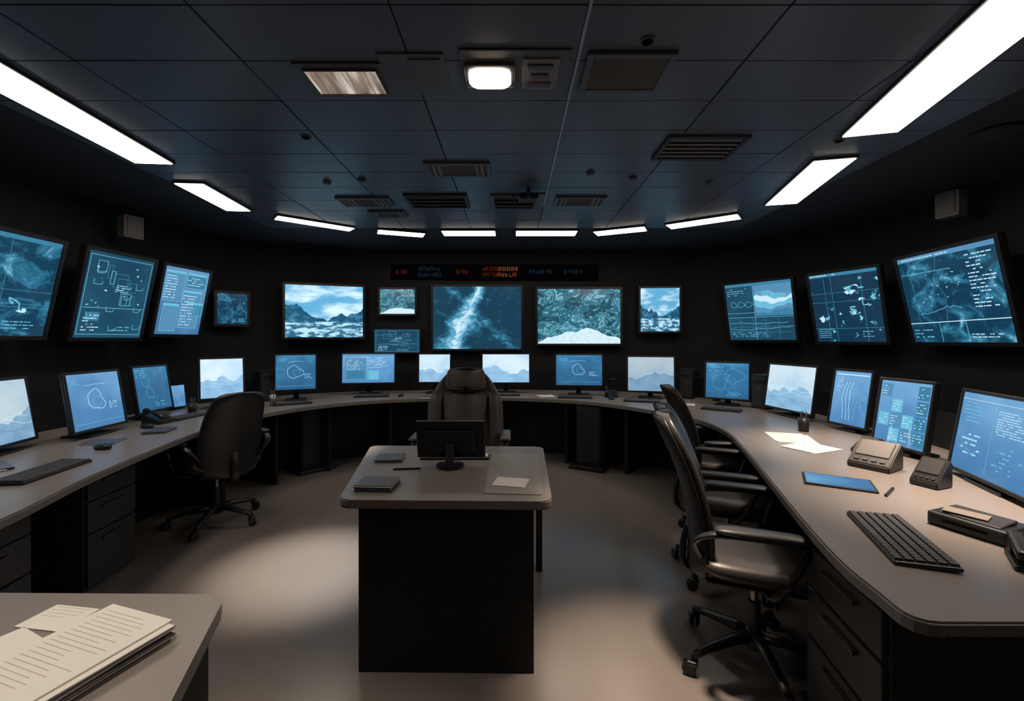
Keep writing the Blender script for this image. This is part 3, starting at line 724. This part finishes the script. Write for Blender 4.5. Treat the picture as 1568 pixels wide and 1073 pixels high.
def cup(c,mat='plastic',r=.04,h=.1,pens=True,name='pen_holder'):
    b=B(name); n=20; prof=[(r*.85,0),(r,h),(r-.004,h),(r*.85-.004,.006)]
    tb=bmesh.new(); rings=[[tb.verts.new((math.cos(k*2*math.pi/n)*q,math.sin(k*2*math.pi/n)*q,z)) for k in range(n)] for q,z in prof]
    for a,d in zip(rings,rings[1:]):
        for k in range(n): tb.faces.new((a[k],a[(k+1)%n],d[(k+1)%n],d[k]))
    tb.faces.new(rings[0][::-1]); tb.faces.new(rings[-1])
    b.merge(tb,mat,None,True)
    if pens:
        for i in range(5):
            a=i*1.3; b.cyl((math.cos(a)*.012,math.sin(a)*.012,h*.75),.004,.15,'plastic2' if i%2 else 'chrome',rot=(math.sin(a)*-.12,math.cos(a)*.12,0),n=8)
    b.done((c[0],c[1],.75))
cup((-2.62,4.55),'glass',.045,.13,False,'water_glass'); cup((-2.50,4.64),'chrome',.035,.12); cup((-2.98,4.14)); cup((1.9,5.3),'plastic2'); cup((2.2,3.35)); cup((2.30,5.0),'plastic2',.05,.14,False,'coffee_mug')
for x,y,a in [(-2.85,5.1,45),(2.12,5.32,-35),(2.60,4.52,-60)]:
    b=B('desktop_computer'); b.box((0,0,.17),(.16,.30,.34),'plastic',bev=.006); b.box((0,-.152,.17),(.14,.006,.30),'plastic2',bev=.002); b.box((0,-.156,.27),(.11,.004,.03),'plastic'); b.cyl((0,-.157,.2),.01,.004,'chrome',rot=(math.pi/2,0,0)); b.done((x,y,.75),math.radians(a))
b=B('desktop_speaker'); b.box((0,0,.1),(.08,.1,.2),'plastic',bev=.01); b.cyl((0,-.051,.07),.03,.005,'plastic2',rot=(math.pi/2,0,0)); b.cyl((0,-.051,.14),.018,.005,'plastic2',rot=(math.pi/2,0,0)); b.done((1.27,5.6,.75),-.2)

# ------------------------------------------------------------ chairs
def base(b,R=.31,rot0=.3):
    b.cyl((0,0,.115),.045,.07,'plastic',r2=.035)
    for k in range(5):
        a=rot0+k*2*math.pi/5; c,s=math.cos(a),math.sin(a)
        b.tube([(c*.02,s*.02,.125),(c*.12,s*.12,.12),(c*.24,s*.24,.098),(c*R,s*R,.078)],[.032,.028,.022,.018],'plastic',n=8,flat=.7)
        b.cyl((c*R,s*R,.07),.009,.045,'plastic',n=8)
        aw=a+.9
        for o in (-.014,.014):
            b.cyl((c*R+math.cos(aw)*o+math.sin(aw)*.012,s*R+math.sin(aw)*o-math.cos(aw)*.012,.029),.029,.018,'plastic',rot=(0,math.pi/2,aw),n=18,bev=.004)
        b.box((c*R,s*R,.055),(.05,.045,.02),'plastic',rot=(0,0,aw),bev=.008)
    b.cyl((0,0,.20),.026,.16,'plastic',n=16); b.cyl((0,0,.33),.016,.16,'chrome',n=16)
    b.box((0,-.02,.40),(.18,.26,.05),'plastic',bev=.015)
    b.tube([(.08,.02,.40),(.22,.04,.395),(.26,.04,.39)],.006,'plastic')

def task_chair(c,rz,top=1.06,leather='leather',base_rot=.3,W=.225):
    b=B('office_chair'); base(b,rot0=base_rot)
    b.pillow(lambda u,v:((u*.255*(1-abs(v)**7)**(1/5),v*.265+.02,.475-(.035*max(0,v)**3)+.012*u*u+.012*v*v),(0,0,.05*max(0,(1-u**6)*(1-v**6))**.5)),leather,18,18)
    b.box((0,-.01,.425),(.40,.40,.02),'plastic',bev=.008)
    z0=.40
    def bk(u,v,off=0,W=W,T=.030):
        t=(v+1)/2; z=z0+(top-z0)*t
        w=W*(1-.18*max(0,t-.45)**1.3*1.8)*(1-abs(v)**6)**(1/4.5)
        y=-.25+.05*math.sin(t*3.0)-.17*t**1.4+.055*u*u+off
        return ((u*w,y,z),(0,T*max(0,(1-u**6)*(1-v**6))**.5,0))
    b.pillow(lambda u,v:bk(u,v),leather,18,24)
    b.pillow(lambda u,v:bk(u,v*.98,-.024,W+.008,.014),'plastic',16,22)
    b.stube([(0,-.05,.395),(0,-.2,.375),(0,-.29,.40),(0,-.295,.5),(0,-.27,.60)],[.03,.03,.032,.03,.022],'plastic',flat=.5)
    for s in (-1,1):
        b.stube([(s*.20,-.225,.52),(s*.25,-.25,.60),(s*.29,-.2,.66),(s*.30,-.05,.675),(s*.30,.12,.670),(s*.295,.17,.65)],[.016,.020,.022,.024,.024,.016],'plastic',flat=.6)
        b.stube([(s*.30,.14,.66),(s*.292,.11,.58),(s*.27,.07,.48),(s*.235,.03,.42),(s*.12,.02,.41)],[.016,.018,.019,.019,.016],'plastic',flat=.8)
        b.pillow(lambda u,v:((s*.30+u*.036*(1-abs(v)**6)**(1/3),-.02+v*.165,.69),(0,0,.014*max(0,(1-u**4)*(1-v**6))**.5)),'plastic2',8,14)
    return b.done((c[0],c[1],0),rz)

task_chair((-2.33,3.50),math.radians(58),top=1.05,base_rot=.1,W=.22)
task_chair((1.08,1.98),math.radians(-110),top=1.10,base_rot=.25)
task_chair((1.32,2.72),math.radians(-112),top=1.03,base_rot=.6)
task_chair((1.62,3.50),math.radians(-98),top=1.08,base_rot=.1)

b=B('executive_chair'); base(b,R=.33)
b.pillow(lambda u,v:((u*.29*(1-abs(v)**7)**(1/5),v*.27,.47+.015*u*u),(0,0,.06*max(0,(1-u**6)*(1-v**6))**.5)),'leather2',18,18)
b.box((0,0,.42),(.46,.46,.03),'plastic',bev=.01)
def eb(u,v,z0,z1,W,T,off):
    t=(v+1)/2; z=z0+(z1-z0)*t
    w=W(t)*(1-abs(v)**7)**(1/5)
    y=-.27-.14*((z-.5)/.7)+.07*u*u+off
    return ((u*w,y,z),(0,T*max(0,(1-u**6)*(1-v**6))**.5,0))
b.pillow(lambda u,v:eb(u,v,.45,1.19,lambda t:.325-.02*t-.145*max(0,(t-.62)/.38)**1.2,.045,0),'leather2',20,30)
b.pillow(lambda u,v:eb(u,v,1.02,1.20,lambda t:.175-.02*t,.05,.03),'leather2',16,14)
b.pillow(lambda u,v:eb(u,v,.55,1.01,lambda t:.13+.06*t,.032,.045),'leather2',14,18)
for s in (-1,1):
    b.pillow(lambda u,v:((s*(.265-.035*((v+1)/2))+u*.055*(1-abs(v)**5)**.25,-.22-.14*((.75+.24*v-.5)/.7),.75+.26*v),(0,.05*max(0,(1-u**4)*(1-v**6))**.5,0)),'leather2',10,18)
    b.stube([(s*.27,-.27,.60),(s*.33,-.2,.66),(s*.34,0,.67),(s*.335,.16,.65),(s*.32,.17,.56),(s*.28,.1,.44)],[.02,.026,.03,.026,.02,.02],'plastic',flat=.7)
    b.pillow(lambda u,v:((s*.34+u*.042,-.02+v*.17,.695),(0,0,.018*max(0,(1-u**4)*(1-v**6))**.5)),'leather2',8,14)
b.stube([(0,-.05,.39),(0,-.26,.39),(0,-.36,.5),(0,-.38,.7)],[.04,.04,.04,.03],'plastic',flat=.5)
b.done((-.39,3.45,0),math.radians(180))

# ------------------------------------------------------------ spots added to brighten floor and desks, each with an invented ceiling disc
def added_spot(x,y,energy,size=70,blend=1.0,col=(1,.84,.68)):
    b=B('added_spot_disc'); 
    b.cyl((0,0,-.003),.032,.006,'plate',n=28); b.cyl((0,0,-.007),.024,.003,'hole',n=28)
    b.done((x,y,CEIL))
    l=D.lights.new('added_spot_lamp','SPOT'); l.energy=energy; l.spot_size=math.radians(size); l.spot_blend=blend; l.color=col; l.shadow_soft_size=.08
    o=D.objects.new('added_spot_lamp',l); scene.collection.objects.link(o); o.location=(x,y,CEIL-.03)
added_spot(-1.30,2.80,600,30,col=(1,.88,.76)); added_spot(.58,1.9,460,30,col=(1,.78,.6)); added_spot(1.95,1.85,420,50,col=(1,.76,.57)); added_spot(2.10,2.85,260,46,col=(1,.78,.60)); added_spot(-.95,.95,75,55)

# ------------------------------------------------------------ world and camera
w=D.worlds.new('World'); scene.world=w; w.use_nodes=True
w.node_tree.nodes['Background'].inputs[0].default_value=(.3,.4,.6,1); w.node_tree.nodes['Background'].inputs[1].default_value=.01
cam=D.cameras.new('Camera'); cam.sensor_width=36; cam.lens=36*680/1568; cam.shift_y=-.0105; cam.clip_start=.02
co=D.objects.new('Camera',cam); scene.collection.objects.link(co); co.location=(0,0,1.44); co.rotation_euler=(math.pi/2,0,0)
scene.camera=co
